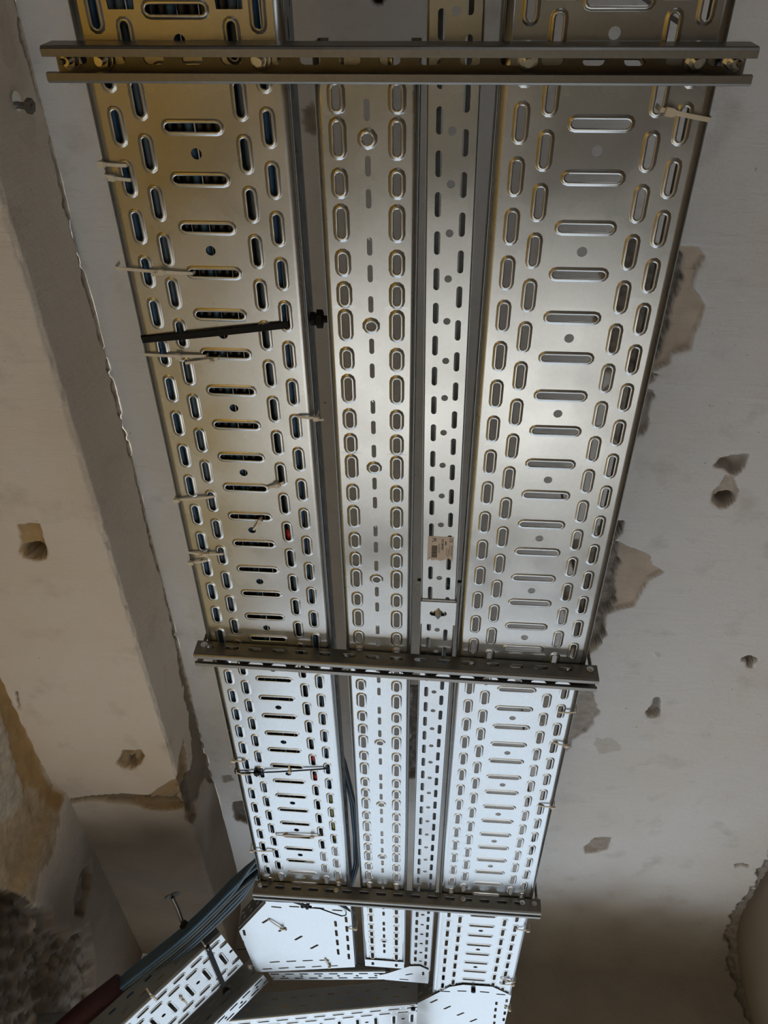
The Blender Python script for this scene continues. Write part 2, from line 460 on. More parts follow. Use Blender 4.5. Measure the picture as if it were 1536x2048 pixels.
def relief_mesh(name, pos, nrm, nu, nv, u, v, patches, mat, brown_shade=None):
    dep, col = relief(u, v, patches)
    p = pos+nrm*dep[:, None]
    i, j = np.meshgrid(np.arange(nu-1), np.arange(nv-1), indexing='ij')
    a = (i*nv+j).ravel(); q = np.stack([a, a+nv, a+nv+1, a+1], 1)
    me = bpy.data.meshes.new(name); me.vertices.add(len(p)); me.vertices.foreach_set('co', p.astype(np.float32).ravel())
    me.loops.add(q.size); me.loops.foreach_set('vertex_index', q.ravel().astype(np.int32))
    me.polygons.add(len(q)); me.polygons.foreach_set('loop_start', (np.arange(len(q))*4).astype(np.int32))
    me.update(calc_edges=True); me.validate()
    me.polygons.foreach_set('use_smooth', [True]*len(me.polygons))
    at = me.attributes.new('wear_shade', 'FLOAT_COLOR', 'POINT')
    at.data.foreach_set('color', np.c_[col, np.zeros(len(p)) if brown_shade is None else brown_shade].astype(np.float32).ravel())
    me.materials.append(mat); me.update()
    o = bpy.data.objects.new(name, me); C.objects.link(o); return tag(o, kind='structure')

R_, G_, B_ = (1, 0, 0), (0, 1, 0), (0, 0, 1)
def pc(pts, h=HC): return [on_plane(a, b, h) for a, b in pts]

# ---- ceiling with a rounded foot into the far wall
patches = []
def spall(pts, depth=0.006, edge=0.004, rgb=R_, jag=0.004, rough=0.002, h=HC): patches.append((pc(pts, h), depth, edge, rgb, jag, rough))
spall([(1230, 470), (1358, 488), (1402, 492), (1413, 512), (1396, 540), (1390, 575), (1408, 602), (1414, 612), (1396, 660), (1382, 702), (1346, 708), (1342, 728), (1305, 745), (1240, 752), (1190, 735), (1215, 690), (1180, 640), (1212, 590), (1190, 540), (1222, 505)], 0.010, 0.006)
spall([(1230, 475), (1370, 500), (1368, 560), (1352, 600), (1340, 640), (1330, 700), (1318, 722), (1290, 745), (1240, 748), (1196, 730), (1222, 690), (1190, 640), (1220, 590), (1200, 540), (1228, 510)], 0.018, 0.006, (0.2, 0.9, 0.1), 0.010, 0.009)
spall([(1230, 742), (1303, 744), (1322, 752), (1296, 766), (1312, 790), (1296, 830), (1300, 850), (1283, 870), (1240, 884), (1205, 860), (1220, 820), (1200, 790)], 0.012, 0.006, (0.4, 0.6, 0.1), 0.010, 0.007)
spall([(1200, 1038), (1254, 1042), (1246, 1062), (1236, 1078), (1190, 1100)], 0.03, 0.006, (0, 0.3, 0.8), 0.008, 0.01)
spall([(1150, 1078), (1242, 1084), (1304, 1112), (1306, 1130), (1330, 1143), (1318, 1153), (1300, 1160), (1284, 1190), (1272, 1212), (1236, 1220), (1216, 1227), (1212, 1262), (1196, 1298), (1160, 1318), (1118, 1300), (1140, 1250), (1112, 1200), (1150, 1150), (1130, 1110)], 0.010, 0.006)
spall([(1150, 1085), (1240, 1090), (1242, 1130), (1232, 1170), (1240, 1205), (1212, 1228), (1212, 1262), (1200, 1290), (1162, 1312), (1124, 1298), (1146, 1250), (1120, 1200), (1156, 1150), (1140, 1115)], 0.020, 0.006, (0.25, 0.8, 0.2), 0.012, 0.009)
spall([(1100, 1378), (1188, 1380), (1198, 1420), (1184, 1448), (1168, 1464), (1150, 1474), (1132, 1502), (1090, 1520), (1058, 1490), (1084, 1450), (1070, 1410)], 0.008, 0.005, (0.55, 0.5, 0), 0.012, 0.006)
spall([(1190, 1470), (1245, 1482), (1240, 1500), (1200, 1510)], 0.001, 0.01, (0.35, 0.1, 0), 0.02, 0.001)
# holes knocked in the plaster
spall([(1424, 934), (1440, 914), (1470, 908), (1500, 906), (1498, 926), (1484, 944), (1470, 954), (1456, 948), (1446, 940)], 0.024, 0.016, (0.3, 0.3, 0.4), 0.004, 0.012)
spall([(1450, 948), (1468, 950), (1480, 982), (1474, 1002), (1456, 1018), (1436, 1020), (1420, 1004), (1424, 984), (1440, 970)], 0.012, 0.01, (0.8, 0.2, 0), 0.004, 0.008)
spall([(1428, 1000), (1440, 990), (1470, 992), (1470, 1004), (1454, 1016), (1436, 1012)], 0.03, 0.008, (0, 0.3, 0.7), 0.004, 0.008)
spall([(1484, 1318), (1500, 1312), (1520, 1320), (1508, 1330), (1504, 1340), (1494, 1336), (1492, 1326), (1484, 1324)], 0.028, 0.006, (0.1, 0.3, 0.6), 0.003, 0.008)
spall([(1290, 1424), (1304, 1410), (1308, 1396), (1320, 1392), (1322, 1424), (1318, 1432), (1306, 1436), (1296, 1434)], 0.026, 0.006, (0.2, 0.5, 0.3), 0.003, 0.01)
spall([(1168, 1694), (1192, 1674), (1224, 1674), (1216, 1698), (1190, 1706), (1170, 1708)], 0.010, 0.006, (0.7, 0.5, 0), 0.008, 0.01)
spall([(1468, 1728), (1484, 1726), (1500, 1730), (1498, 1736), (1484, 1732), (1470, 1736)], 0.012, 0.003, (0.3, 0.4, 0.3), 0.002, 0.002)
spall([(1306, 1306), (1318, 1304), (1322, 1312), (1312, 1316)], -0.006, 0.006, (0, 0, 0), 0.001, 0.001)
# hole above the gap between the trays, and by the left tray
spall([(735, -12), (775, -12), (768, 10), (755, 16), (742, 8)], 0.03, 0.01, B_, 0.006, 0.01)
spall([(600, 215), (634, 205), (634, 275), (612, 270)], 0.014, 0.012, (0.6, 0.1, 0.3), 0.01, 0.006)
spall([(815, 1370), (842, 1370), (842, 1560), (815, 1560)], 0.02, 0.01, (0.2, 0.2, 0.6), 0.02, 0.01)
spall([(462, 1606), (500, 1600), (505, 1655), (470, 1640)], 0.02, 0.01, (0, 0, 0.9), 0.012, 0.006)
spall([(440, 1552), (462, 1550), (468, 1562), (445, 1566)], 0.004, 0.01, (0.2, 0, 0.6), 0.01, 0.004)
# broken corner along the right wall and down the far corner
patches.append(([(1.085, 1.9), (1.20, 1.9), (1.20, 3.3), (1.098, 3.3), (1.080, 3.05), (1.072, 2.9), (1.092, 2.6), (1.075, 2.35), (1.095, 2.1)], 0.016, 0.012, (0.2, 0.3, 0.5), 0.03, 0.01))
patches.append(([(0.60, 2.99), (0.74, 2.97), (0.76, 3.02), (0.62, 3.02)], 0.001, 0.02, (0.2, 0.05, 0.1), 0.02, 0.001))
RC = 0.16
du = 0.0042
us = np.arange(XBEAM-0.02, XRIGHT+du+0.01, du)
flat = YFAR-RC; svals = np.arange(-0.30, flat+RC*PI/2+0.33, du)
U, V = np.meshgrid(us, svals, indexing='ij'); U = U.ravel(); V = V.ravel()
th = np.clip((V-flat)/RC, 0, PI/2)
yy = np.where(V < flat, V, flat+RC*np.sin(th)); down = np.maximum(0, V-flat-RC*PI/2)
zz = np.where(V < flat, ZC, ZC-RC*(1-np.cos(th))-down)
pos = np.stack([U, yy, zz], 1); nrm = np.stack([np.zeros_like(U), np.sin(th), np.cos(th)], 1)
# the coordinates of the far wall patches continue the ceiling's
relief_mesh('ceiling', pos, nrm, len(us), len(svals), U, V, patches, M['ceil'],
            sstep(V+fbm(U, V, 4, 3)*0.12, flat-0.34, flat+0.24)*0.97)  # brown darkening painted in towards the far wall, as the light falls off

# ---- beam along the left side: its inner face and its underside
patches = []
bw = XLEFT-0.06; hz = ZC-ZB
def bu(pts):                      # underside points -> profile coordinate
    return [(hz+(XBEAM-x), y) for x, y in pc(pts, HB)]
def bspall(pts, depth=0.006, edge=0.004, rgb=R_, jag=0.004, rough=0.002): patches.append((bu(pts), depth, edge, rgb, jag, rough))
bspall([(32, 1046), (80, 1046), (86, 1070), (96, 1096), (92, 1118), (78, 1122), (48, 1116), (36, 1102), (42, 1090)], 0.012, 0.008, (1, 0.1, 0), 0.003, 0.008)
bspall([(44, 1094), (80, 1090), (94, 1100), (92, 1116), (78, 1120), (50, 1114)], 0.045, 0.006, (0.3, 0.2, 0.7), 0.003, 0.01)
bspall([(244, 1500), (284, 1498), (290, 1512), (282, 1530), (262, 1540), (244, 1536), (232, 1526)], 0.020, 0.01, (0.8, 0.2, 0.2), 0.004, 0.012)
bspall([(248, 1520), (268, 1518), (266, 1534), (252, 1536)], 0.02, 0.006, (0, 0.2, 0.8), 0.003, 0.006)
bspall([(132, 1598), (182, 1591), (250, 1586), (300, 1596), (300, 1606), (270, 1610), (180, 1600), (134, 1606)], 0.016, 0.004, (0.4, 0.1, 0.6), 0.003, 0.005)
bspall([(258, 1588), (300, 1590), (320, 1572), (354, 1556), (378, 1540), (420, 1540), (420, 1665), (388, 1652), (372, 1640), (364, 1618), (330, 1622), (290, 1618), (262, 1606)], 0.014, 0.008, (0.9, 0.1, 0.1), 0.006, 0.008)
bspall([(280, 1603), (330, 1600), (366, 1602), (366, 1612), (330, 1610), (284, 1610)], 0.012, 0.004, (0.2, 0.1, 0.7), 0.004, 0.004)
bspall([(28, 1384), (36, 1420), (40, 1416), (34, 1380)], 0.01, 0.002, (0.1, 0, 0.9), 0.001, 0.001)
# chipped joint between the beam's face and the ceiling, wider towards its end
js = [(0.0, -1.0), (0.010, -1.0), (0.004, 0.1), (0.012, 0.2), (0.003, 0.3), (0.014, 0.42), (0.018, 0.55), (0.008, 0.7), (0.014, 0.85), (0.008, 1.0), (0.018, 1.15), (0.010, 1.3), (0.016, 1.45), (0.030, 1.62), (0.055, 1.8), (0.085, 1.92), (0.20, 1.95), (0.20, 2.06), (0.06, 2.08), (0.0, 2.2)]
patches.append((js, 0.007, 0.004, (0.45, 0.1, 0.55), 0.016, 0.004))
# edge of face and underside is slightly chipped
patches.append(([(hz-0.006, -1.0), (hz+0.004, -1.0), (hz+0.003, 3.0), (hz-0.004, 3.0)], 0.003, 0.003, (0.1, 0, 0), 0.012, 0.002))
prof = [(XBEAM, ZC+0.01, 1.0, 0.0)]
ts = np.arange(0, hz+(XBEAM-bw), 0.0045); vs_ = np.arange(-0.30, YFAR+0.02, 0.005)
T, V = np.meshgrid(ts, vs_, indexing='ij'); T = T.ravel(); V = V.ravel()
rb = 0.010
px = np.where(T < hz-rb, XBEAM, np.where(T > hz+rb, XBEAM-(T-hz), XBEAM-rb*(1-np.cos(np.clip((T-hz+rb)/(2*rb)*PI/2, 0, PI/2)))))
pz = np.where(T < hz-rb, ZC-T, np.where(T > hz+rb, ZB, ZB+rb-rb*np.sin(np.clip((T-hz+rb)/(2*rb)*PI/2, 0, PI/2))))
aa = np.clip((T-hz+rb)/(2*rb), 0, 1)*PI/2
pos = np.stack([px, V, pz], 1); nrm = np.stack([-np.cos(aa), 0*T, np.sin(aa)], 1)
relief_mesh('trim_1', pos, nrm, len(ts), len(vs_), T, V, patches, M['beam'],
            sstep(V+fbm(T, V, 4, 3)*0.15, 1.75, 2.30)*1.0)  # shade at the beam's far end painted in as brown

# ---- left wall below the beam: ochre band, broken rubble, and plaster beyond the pier
YC = 1.93
patches = []
def lw(pts):
    out = []
    for a, b in pts:
        d = (a-768)/FPX*RIGHT+(b-1024)/FPX*DOWN+FWD; q = d*XLEFT/d[0]; out.append((ZB+0.004-EYE[2]-q[2], q[1]))
    return out
def lspall(pts, depth=0.006, edge=0.004, rgb=R_, jag=0.004, rough=0.002): patches.append((lw(pts), depth, edge, rgb, jag, rough))
patches.append(([(0.0, -2.7), (1.2, -2.7), (1.2, YC-0.01), (0.0, YC-0.01)], 0.002, 0.003, (0.25, 0.55, 0), 0.004, 0.004))
lspall([(-300, 800), (-200, 700), (12, 1345), (52, 1440), (84, 1520), (112, 1590), (98, 1640), (70, 1640), (50, 1590), (30, 1520), (14, 1450), (0, 1410), (-200, 1100)], 0.004, 0.004, (1, 0, 0), 0.010, 0.002)
lspall([(-60, 1660), (20, 1650), (60, 1560), (90, 1600), (104, 1640), (86, 1700), (58, 1760), (50, 1815), (20, 1800), (-60, 1790)], 0.004, 0.02, (0.75, 0.25, 0), 0.03, 0.003)
lspall([(-200, 1765), (0, 1768), (24, 1782), (40, 1800), (55, 1815), (78, 1812), (90, 1850), (118, 1850), (122, 1862), (160, 1850), (172, 1900), (172, 2200), (-200, 2200)], 0.03, 0.02, (0, 0, 1), 0.012, 0.022)
lspall([(60, 1830), (78, 1808), (86, 1820), (84, 1900), (120, 1856), (128, 1870), (100, 1980), (60, 2000)], 0.012, 0.01, (0.5, 0.1, 0.5), 0.01, 0.01)
lspall([(130, 1790), (142, 1745), (164, 1718), (166, 1750), (158, 1790), (150, 1830), (130, 1828)], 0.020, 0.008, (0.25, 0.1, 0.7), 0.006, 0.012)
lspall([(6, 2020), (40, 1995), (44, 2000), (36, 2060), (-20, 2080), (-20, 2030)], -0.012, 0.006, (0, 0.2, 0), 0.006, 0.006)
lspall([(52, 1838), (62, 1830), (74, 1866), (66, 1890), (56, 1870)], -0.010, 0.006, (0, 0.2, 0), 0.003, 0.004)
lspall([(60, 1876), (76, 1880), (74, 1898), (62, 1892)], -0.012, 0.006, (0.2, 0.3, 0), 0.003, 0.004)
ts = np.arange(0, 0.95, 0.008); vs_ = np.arange(-0.2, YFAR+0.02, 0.008)
T, V = np.meshgrid(ts, vs_, indexing='ij'); T = T.ravel(); V = V.ravel()
step = 0.028*sstep(V, YC, YC+0.03)
pos = np.stack([XLEFT+step*0-0.0+0*T, V, ZB+0.004-T], 1); pos[:, 0] += step
nrm = np.stack([-np.ones_like(T), 0*T, 0*T], 1)
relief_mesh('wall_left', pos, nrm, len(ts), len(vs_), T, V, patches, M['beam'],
            sstep(V+fbm(T, V, 4, 3)*0.15, 1.75, 2.30)*1.0)  # same painted-in brown shade on the far part of this wall

def slab(name, lo, hi, mat):
    m = MB().box([(a+b)/2 for a, b in zip(lo, hi)], [b-a for a, b in zip(lo, hi)]); return tag(m.obj(name, mat), kind='structure')
slab('floor', (-1.3, YBACK-0.2, -0.1), (1.3, YFAR+0.3, 0), M['floor'])
slab('wall_right', (XRIGHT, YBACK-0.2, 0), (XRIGHT+0.12, YFAR+0.3, ZC+0.2), M['render'])
slab('wall_left_lower', (XLEFT-0.15, YBACK-0.2, 0), (XLEFT-0.002, YFAR+0.3, ZB-0.93), M['ochre'])
slab('wall_left_back', (XLEFT-0.15, YBACK-0.2, ZB-0.93), (XLEFT-0.004, -0.19, ZC+0.2), M['wallp'])
slab('ceiling_back', (-1.3, YBACK-0.2, ZC+0.001), (1.3, -0.29, ZC+0.15), M['wallp'])
slab('trim_2', (XLEFT-0.05, YBACK-0.1, ZB), (XBEAM, -0.29, ZC+0.1), M['wallp'])
slab('wall_back_left', (-1.3, YBACK-0.25, 0), (0.1, YBACK, ZC+0.2), M['wallp'])
slab('wall_back_right', (1.0, YBACK-0.25, 0), (1.3, YBACK, ZC+0.2), M['wallp'])
slab('wall_back_top', (0.1, YBACK-0.25, 2.05), (1.0, YBACK, ZC+0.2), M['wallp'])
# far wall around the window opening
m = MB()
m.box((0.06, YFAR+0.13, 0.28), (2.4, 0.24, 0.56)); m.box((-1.10, YFAR+0.13, 1.58), (0.32, 0.24, 2.04)); m.box((1.15, YFAR+0.13, 1.58), (0.3, 0.24, 2.04))
m.box((0.06, YFAR+0.14, 2.93), (2.4, 0.24, 0.66))
tag(m.obj('wall_far', M['render']), kind='structure')
# window frame with mullions, standing in the opening
m = MB()
for x in (-0.92, 0.02, 0.98): m.box((x, YFAR+0.06, 1.58), (0.05, 0.05, 2.04))
for z in (0.585, 2.575): m.box((0.03, YFAR+0.06, z), (1.9, 0.05, 0.05))
tag(m.obj('window_1', M['frame']), kind='structure')

# ------------------------------------------------------------------ the four ceiling trays
XL, XR = -0.2556, 0.1450
TL = make_tray(200, 2.25, 0.195-(-0.40)+0.0, 'wide embossed cable tray at the left, loaded with blue cables', (XL, -0.40, ZT), H=0.045)
TM = make_tray(100, 2.012, 0.2042-0.124, 'medium embossed tray with a dashed middle line of slots', (-0.0807, 0.124, ZT))
# narrow tray: two lengths joined by a sleeve
T5 = make_tray(50, 1.255, 0.167-(-0.40), 'narrowest flat cable tray carrying a paper label, nearer length', (0.0018-0.5*0.0, -0.40, ZT), rz=-0.0)
TR = make_tray(200, 2.72, 0.1887-(-0.40), 'wide empty embossed cable tray at the right by the broken plaster', (XR, -0.40, ZT))
def aim(t, p, q):          # lay a tray's origin on p and its axis through q
    t.location = (p[0], p[1], ZT); t.rotation_euler = (0, 0, -math.atan2(q[0]-p[0], q[1]-p[1]))
aim(T5, (-0.0045, -0.40), (0.0112, 0.84))
T5b = make_tray(50, 1.31, 0.02, 'narrowest flat cable tray, farther length beyond its clip sleeve', (0.0112, 0.842, ZT+0.0015))
aim(T5b, (0.0112, 0.858), (0.0085, 2.14)); T5b.location.z = ZT+0.0016

# ---- generic flat perforated plate with flanges: bends of the trays
def plate(parent, name, poly, slots, z, mat, loc0, folds=()):
    x0, y0 = loc0
    P = [(x-x0, y-y0) for x, y in poly]
    if sum(P[i][0]*P[(i+1) % len(P)][1]-P[(i+1) % len(P)][0]*P[i][1] for i in range(len(P))) < 0: P = P[::-1]
    fe = [(x-x0, y-y0, L, W, a, 0, 0) for x, y, L, W, a in slots]
    V, F, S = tess(P, fe)
    o = mesh_obj(name, [(x, y, zz+z) for x, y, zz in V], F, mat, parent)
    sd = o.modifiers.new('thickness', 'SOLIDIFY'); sd.thickness = 0.001; sd.offset = -1
    return o
def wall_strip(parent, name, pts, loc0, z0, H, mat):
    m = MB(); x0, y0 = loc0
    for (a, b) in zip(pts[:-1], pts[1:]):
        d = math.hypot(b[0]-a[0], b[1]-a[1]); n = max(1, round(d/0.05)); ux, uy = (b[0]-a[0])/d, (b[1]-a[1])/d; sc = d/(n*0.05)
        V, F, _ = weld_tile(FL[0.045], 0.05, n, 0)
        m.add([(a[0]-x0+ux*y*sc, a[1]-y0+uy*y*sc, z0+x*H/0.045) for x, y, z in V], F)
    o = m.obj(name, mat, parent); sd = o.modifiers.new('thickness', 'SOLIDIFY'); sd.thickness = 0.001; sd.offset = 0
    return o
def slots_px(lst, L=0.028, W=0.0065):
    out = []
    for (u1, v1, u2, v2) in lst:
        a = on_plane(u1, v1, 0.8418); b = on_plane(u2, v2, 0.8418)
        out.append(((a[0]+b[0])/2, (a[1]+b[1])/2, max(L*0.5, math.hypot(b[0]-a[0], b[1]-a[1])), W, math.atan2(b[1]-a[1], b[0]-a[0])))
    return out

# left bend
t = thing('tray_bend', 'flat bend plate turning the wide left tray aside, black tie across it', 'cable tray fitting', (-0.29, 2.0, ZT))
poly = [(-0.355, 1.78), (-0.1555, 1.78), (-0.156, 2.160), (-0.419, 2.240), (-0.4345, 2.003), (-0.352, 1.845)]
q = 5.12
def z1(x, y): return 440+x/q, 1780+y/q
sl = [z1(525, 152)+z1(635, 162), z1(708, 150)+z1(818, 155), z1(960, 162)+z1(1072, 172), z1(1148, 186)+z1(1258, 194),
      z1(435, 322)+z1(512, 275), z1(602, 408)+z1(680, 364), z1(768, 496)+z1(845, 452), z1(928, 585)+z1(1008, 542),
      z1(1182, 298)+z1(1190, 358), z1(1190, 392)+z1(1198, 456), z1(1200, 490)+z1(1208, 550), z1(1208, 586)+z1(1216, 646),
      z1(1290, 255)+z1(1297, 315), z1(1297, 350)+z1(1304, 412), z1(1305, 448)+z1(1311, 508), z1(1312, 540)+z1(1318, 600), z1(1318, 634)+z1(1324, 692),
      z1(510, 724)+z1(617, 716), z1(680, 716)+z1(785, 710), z1(845, 708)+z1(955, 702), z1(1018, 702)+z1(1122, 700),
      z1(433, 795)+z1(540, 788), z1(602, 786)+z1(708, 778), z1(770, 776)+z1(877, 770), z1(940, 770)+z1(1045, 763), z1(1110, 762)+z1(1210, 757),
      z1(245, 390)+z1(258, 450), z1(232, 500)+z1(246, 560), z1(260, 640)+z1(270, 700)]
plate(t, 'bend_plate', poly, slots_px(sl), -0.0030, M['tray'], (-0.29, 2.0))
wall_strip(t, 'side_flange', [(-0.1545, 1.86), (-0.1545, 2.158)], (-0.29, 2.0), 0, 0.045, M['tray_shaded'])
wall_strip(t, 'side_flange', [(-0.156, 2.161), (-0.419, 2.241)], (-0.29, 2.0), 0, 0.045, M['tray_shaded'])
wall_strip(t, 'side_flange', [(-0.355, 1.842), (-0.436, 2.0)], (-0.29, 2.0), 0, 0.045, M['tray_shaded'])
# raised fold line where the outlet starts
fa, fb = on_plane(*z1(285, 330), 0.8418), on_plane(*z1(370, 825), 0.8418)
m = MB().tube([(fa[0]+0.29, fa[1]-2.0, -0.0015), (fb[0]+0.29, fb[1]-2.0, -0.0015)], 0.0022, 6)
m.obj('fold_ridge', M['tray'], t)
m = MB(); bx_ = on_plane(*z1(310, 775), 0.8418); m.ngon((bx_[0]+0.29, bx_[1]-2.0, -0.006), 0.0075, 0.005, 6); m.ngon((bx_[0]+0.29, bx_[1]-2.0, -0.009), 0.004, 0.004, 10)
m.obj('bolt', M['bolt'], t)
m = MB(); ca, cb = on_plane(*z1(175, 606), 0.8418), on_plane(*z1(285, 596), 0.8418)
m.tube([(ca[0]+0.29, ca[1]-2.0, -0.0018), (cb[0]+0.29, cb[1]-2.0, -0.0018)], 0.0014, 5); m.obj('seam', M['black'], t)

# right bend
t = thing('tray_bend', 'flat bend plate at the far end of the wide empty right tray', 'cable tray fitting', (0.13, 2.4, ZT))
poly = [(0.006, 2.361), (0.0875, 2.2366), (0.120, 2.218), (0.195, 2.216), (0.2462, 2.262), (0.2462, 2.64), (0.006, 2.64)]
q3 = 1536/360.0
def z3(x, y): return 700+x/q3, 1780+y/q3
sl = [z3(776, 848)+z3(856, 852), z3(914, 845)+z3(996, 848), z3(1106, 852)+z3(1190, 858), z3(1246, 872)+z3(1328, 878),
      z3(684, 948)+z3(748, 918), z3(800, 1002)+z3(860, 974), z3(912, 1056)+z3(974, 1030), z3(1022, 1110)+z3(1084, 1084),
      z3(1250, 934)+z3(1248, 966), z3(1243, 990)+z3(1240, 1022), z3(1237, 1046)+z3(1234, 1078), z3(1232, 1106)+z3(1229, 1136),
      z3(1338, 914)+z3(1335, 944), z3(1330, 968)+z3(1326, 998), z3(1322, 1020)+z3(1318, 1050), z3(1313, 1076)+z3(1309, 1104)]
plate(t, 'bend_plate', poly, slots_px(sl), -0.0034, M['tray'], (0.13, 2.4))
wall_strip(t, 'side_flange', [(0.2475, 2.262), (0.2475, 2.64)], (0.13, 2.4), 0, 0.045, M['tray_shaded'])
wall_strip(t, 'side_flange', [(0.006, 2.361), (0.0875, 2.2366)], (0.13, 2.4), 0, 0.045, M['tray_shaded'])
m = MB(); bx_ = on_plane(*z3(1052, 830), 0.8418); m.ngon((bx_[0]-0.13, bx_[1]-2.4, -0.012), 0.006, 0.012, 6); m.obj('bolt', M['black'], t)
m = MB(); bx_ = on_plane(*z3(540, 985), 0.8418); m.ngon((bx_[0]-0.13, bx_[1]-2.4, -0.012), 0.006, 0.012, 6); m.obj('bolt', M['black'], t)

# narrow bend and narrow branch running left
t = thing('tray_bend', 'small triangular bend plate at the end of the narrowest tray', 'cable tray fitting', (-0.02, 2.18, ZT))
poly = [(-0.0950, 2.203), (-0.0779, 2.192), (-0.0169, 2.135), (0.008, 2.130), (0.0305, 2.150), (0.0310, 2.232), (-0.0806, 2.229)]
sl = [z3(472, 718)+z3(536, 706), z3(420, 752)+z3(502, 758), z3(625, 690)+z3(625, 720)]
plate(t, 'bend_plate', poly, slots_px(sl, W=0.0055), -0.0012, M['tray'], (-0.02, 2.18))
wall_strip(t, 'side_flange', [(0.0320, 2.150), (0.0320, 2.232)], (-0.02, 2.18), 0, 0.045, M['tray_shaded'])

# branch of the narrow tray along -x, then falling
def basis_matrix(org, xd, yd, zd):
    return Matrix(((xd[0], yd[0], zd[0], org[0]), (xd[1], yd[1], zd[1], org[1]), (xd[2], yd[2], zd[2], org[2]), (0, 0, 0, 1)))
def tray_along(width, length, phase, org, direction, across, label, H=0.045, group=None):
    """org = middle of the tray's underside at its start; across = direction of its +x side"""
    y = Vector(direction).normalized(); x = (Vector(across)-Vector(across).dot(y)*y).normalized(); z = x.cross(y)
    return make_tray(width, length, phase, label, (0, 0, 0), H=H, matrix=basis_matrix(org, x, y, z), group=group)
tray_along(50, 0.315, 0.0, (-0.075, 2.206, ZT+0.0005), (-1, 0.20, 0), (0.2, 1, 0), 'short narrow tray crossing left below the wide bend plate')
P1 = Vector((-0.474, 2.003, EYE[2]+0.842)); D1 = Vector((-0.6787, 0.1427, -0.7204)).normalized(); W1 = Vector((0.1716, 0.9846, 0.0334))
W1 = (W1-W1.dot(D1)*D1).normalized()
tray_along(200, 0.68, 0.080, P1+W1*0.104+D1*0.012, D1, W1, 'wide cable tray falling steeply left beyond the bend plate', H=0.058)
tray_along(50, 0.74, 0.0, (-0.397, 2.272, ZT-0.004), D1, W1, 'narrow cable tray falling steeply left beside the wide falling one', H=0.058)
# sloping wide tray from the right bend
tray_along(200, 1.15, 0.02, (0.012, 2.465, ZT-0.001), (-0.985, 0.0, -0.155), (0, 1, 0), 'wide cable tray sloping left from the right bend plate', H=0.058)

# clip sleeve joining the two lengths of the narrow tray
t = thing('tray_sleeve', 'slotted clip sleeve joining the two lengths of the narrowest tray', 'tray connector', (0.0115, 0.868, ZT))
s5 = tess([(-0.0262, -0.024), (0.0262, -0.024), (0.0262, 0.024), (-0.0262, 0.024)], [(0.0, 0.0, 0.026, 0.011, 0, 0, 0)])
o = mesh_obj('sleeve_plate', [(x, y, z-0.002) for x, y, z in s5[0]], s5[1], M['tray'], t); sd = o.modifiers.new('thickness', 'SOLIDIFY'); sd.thickness = 0.0012; sd.offset = -1
for s in (-1, 1): MB().box((s*0.0262, 0, 0.013), (0.001, 0.048, 0.030)).obj('sleeve_side', M['tray_shaded'], t)
MB().tube([(0, -0.012, 0.003), (0, 0, -0.0005), (0, 0.012, 0.003)], 0.0062, 8).obj('clip_tongue', M['tray'], t)
MB().box((0, -0.0262, -0.0015), (0.050, 0.0035, 0.0015)).obj('sleeve_edge', M['strut'], t)
for s in (-1, 1): MB().ngon((s*0.0268, -0.045, 0.018), 0.005, s*0.006, 6, (1, 0, 0)).obj('bolt', M['rod'], t)

# joint plate at the far end of the middle tray
t = thing('tray_connector', 'short joint plate on the far end of the medium tray', 'tray connector', (-0.089+0.0083, 2.128, ZT))
s5 = tess([(-0.049, -0.018), (0.049, -0.018), (0.049, 0.020), (-0.049, 0.020)], [(-0.0295, 0.003, 0.018, 0.007, PI/2, 0, 0), (0.0295, 0.003, 0.018, 0.007, PI/2, 0, 0)])
o = mesh_obj('joint_plate', [(x, y, z-0.0028) for x, y, z in s5[0]], s5[1], M['tray'], t); sd = o.modifiers.new('thickness', 'SOLIDIFY'); sd.thickness = 0.0012; sd.offset = -1

# embossed lettering
for k in range(11):
    y = 0.3022+0.2*k-0.124
    if y < 2.0: text_mesh('BAKS', 0.0115, 0.0003, M['tray'], TM, (0.001, y, -0.0003), face_down((1, 0, 0), (0, -1, 0)), 'embossed_lettering', 1.25, 1.1)
for k in range(6):
    y = 0.222+0.2*k+0.40
    if y < 1.23: text_mesh('BAKS', 0.0085, 0.0003, M['strut'], T5, (0.0005, y-0.0, -0.0003), face_down((0, -1, 0), (-1, 0, 0)), 'embossed_lettering', 1.25)
for k in range(7):
    y = 0.055+0.2*k
    if y < 1.3: text_mesh('BAKS', 0.0085, 0.0003, M['strut'], T5b, (0.0005, y, -0.0003), face_down((0, -1, 0), (-1, 0, 0)), 'embossed_lettering', 1.25)

# paper label stuck under the narrow tray
lb = thing('paper_label', 'torn beige paper label with PL and a barcode under the narrowest tray', 'label', (0.0105, 0.7400, ZT-0.0012))
pts = [(-0.0180, -0.0225), (0.0180, -0.0225), (0.0182, 0.020), (0.0165, 0.0245), (0.0145, 0.0200), (0.012, 0.0175), (0.006, 0.0205), (0.0005, 0.0228), (-0.006, 0.0205), (-0.011, 0.0235), (-0.0135, 0.0205), (-0.015, 0.0150), (-0.0155, 0.0215), (-0.0182, 0.0235)]
mesh_obj('paper', [(x, y, 0) for x, y in pts]+[(x, y, 0.0004) for x, y in pts],
         [tuple(range(len(pts)))[::-1], tuple(range(len(pts), 2*len(pts)))]+[(i, (i+1) % len(pts), len(pts)+(i+1) % len(pts), len(pts)+i) for i in range(len(pts))], M['paper'], lb)
fd = face_down((0, 1, 0), (1, 0, 0))
text_mesh('PL', 0.0078, 0.0001, M['ink'], lb, (-0.0095, -0.0155, -0.0002), fd, 'printed_text', 1.1)
text_mesh('KTL 50H42/3', 0.0042, 0.0001, M['ink'], lb, (0.0025, -0.008, -0.0002), fd, 'printed_text', 0.95, 0.9)
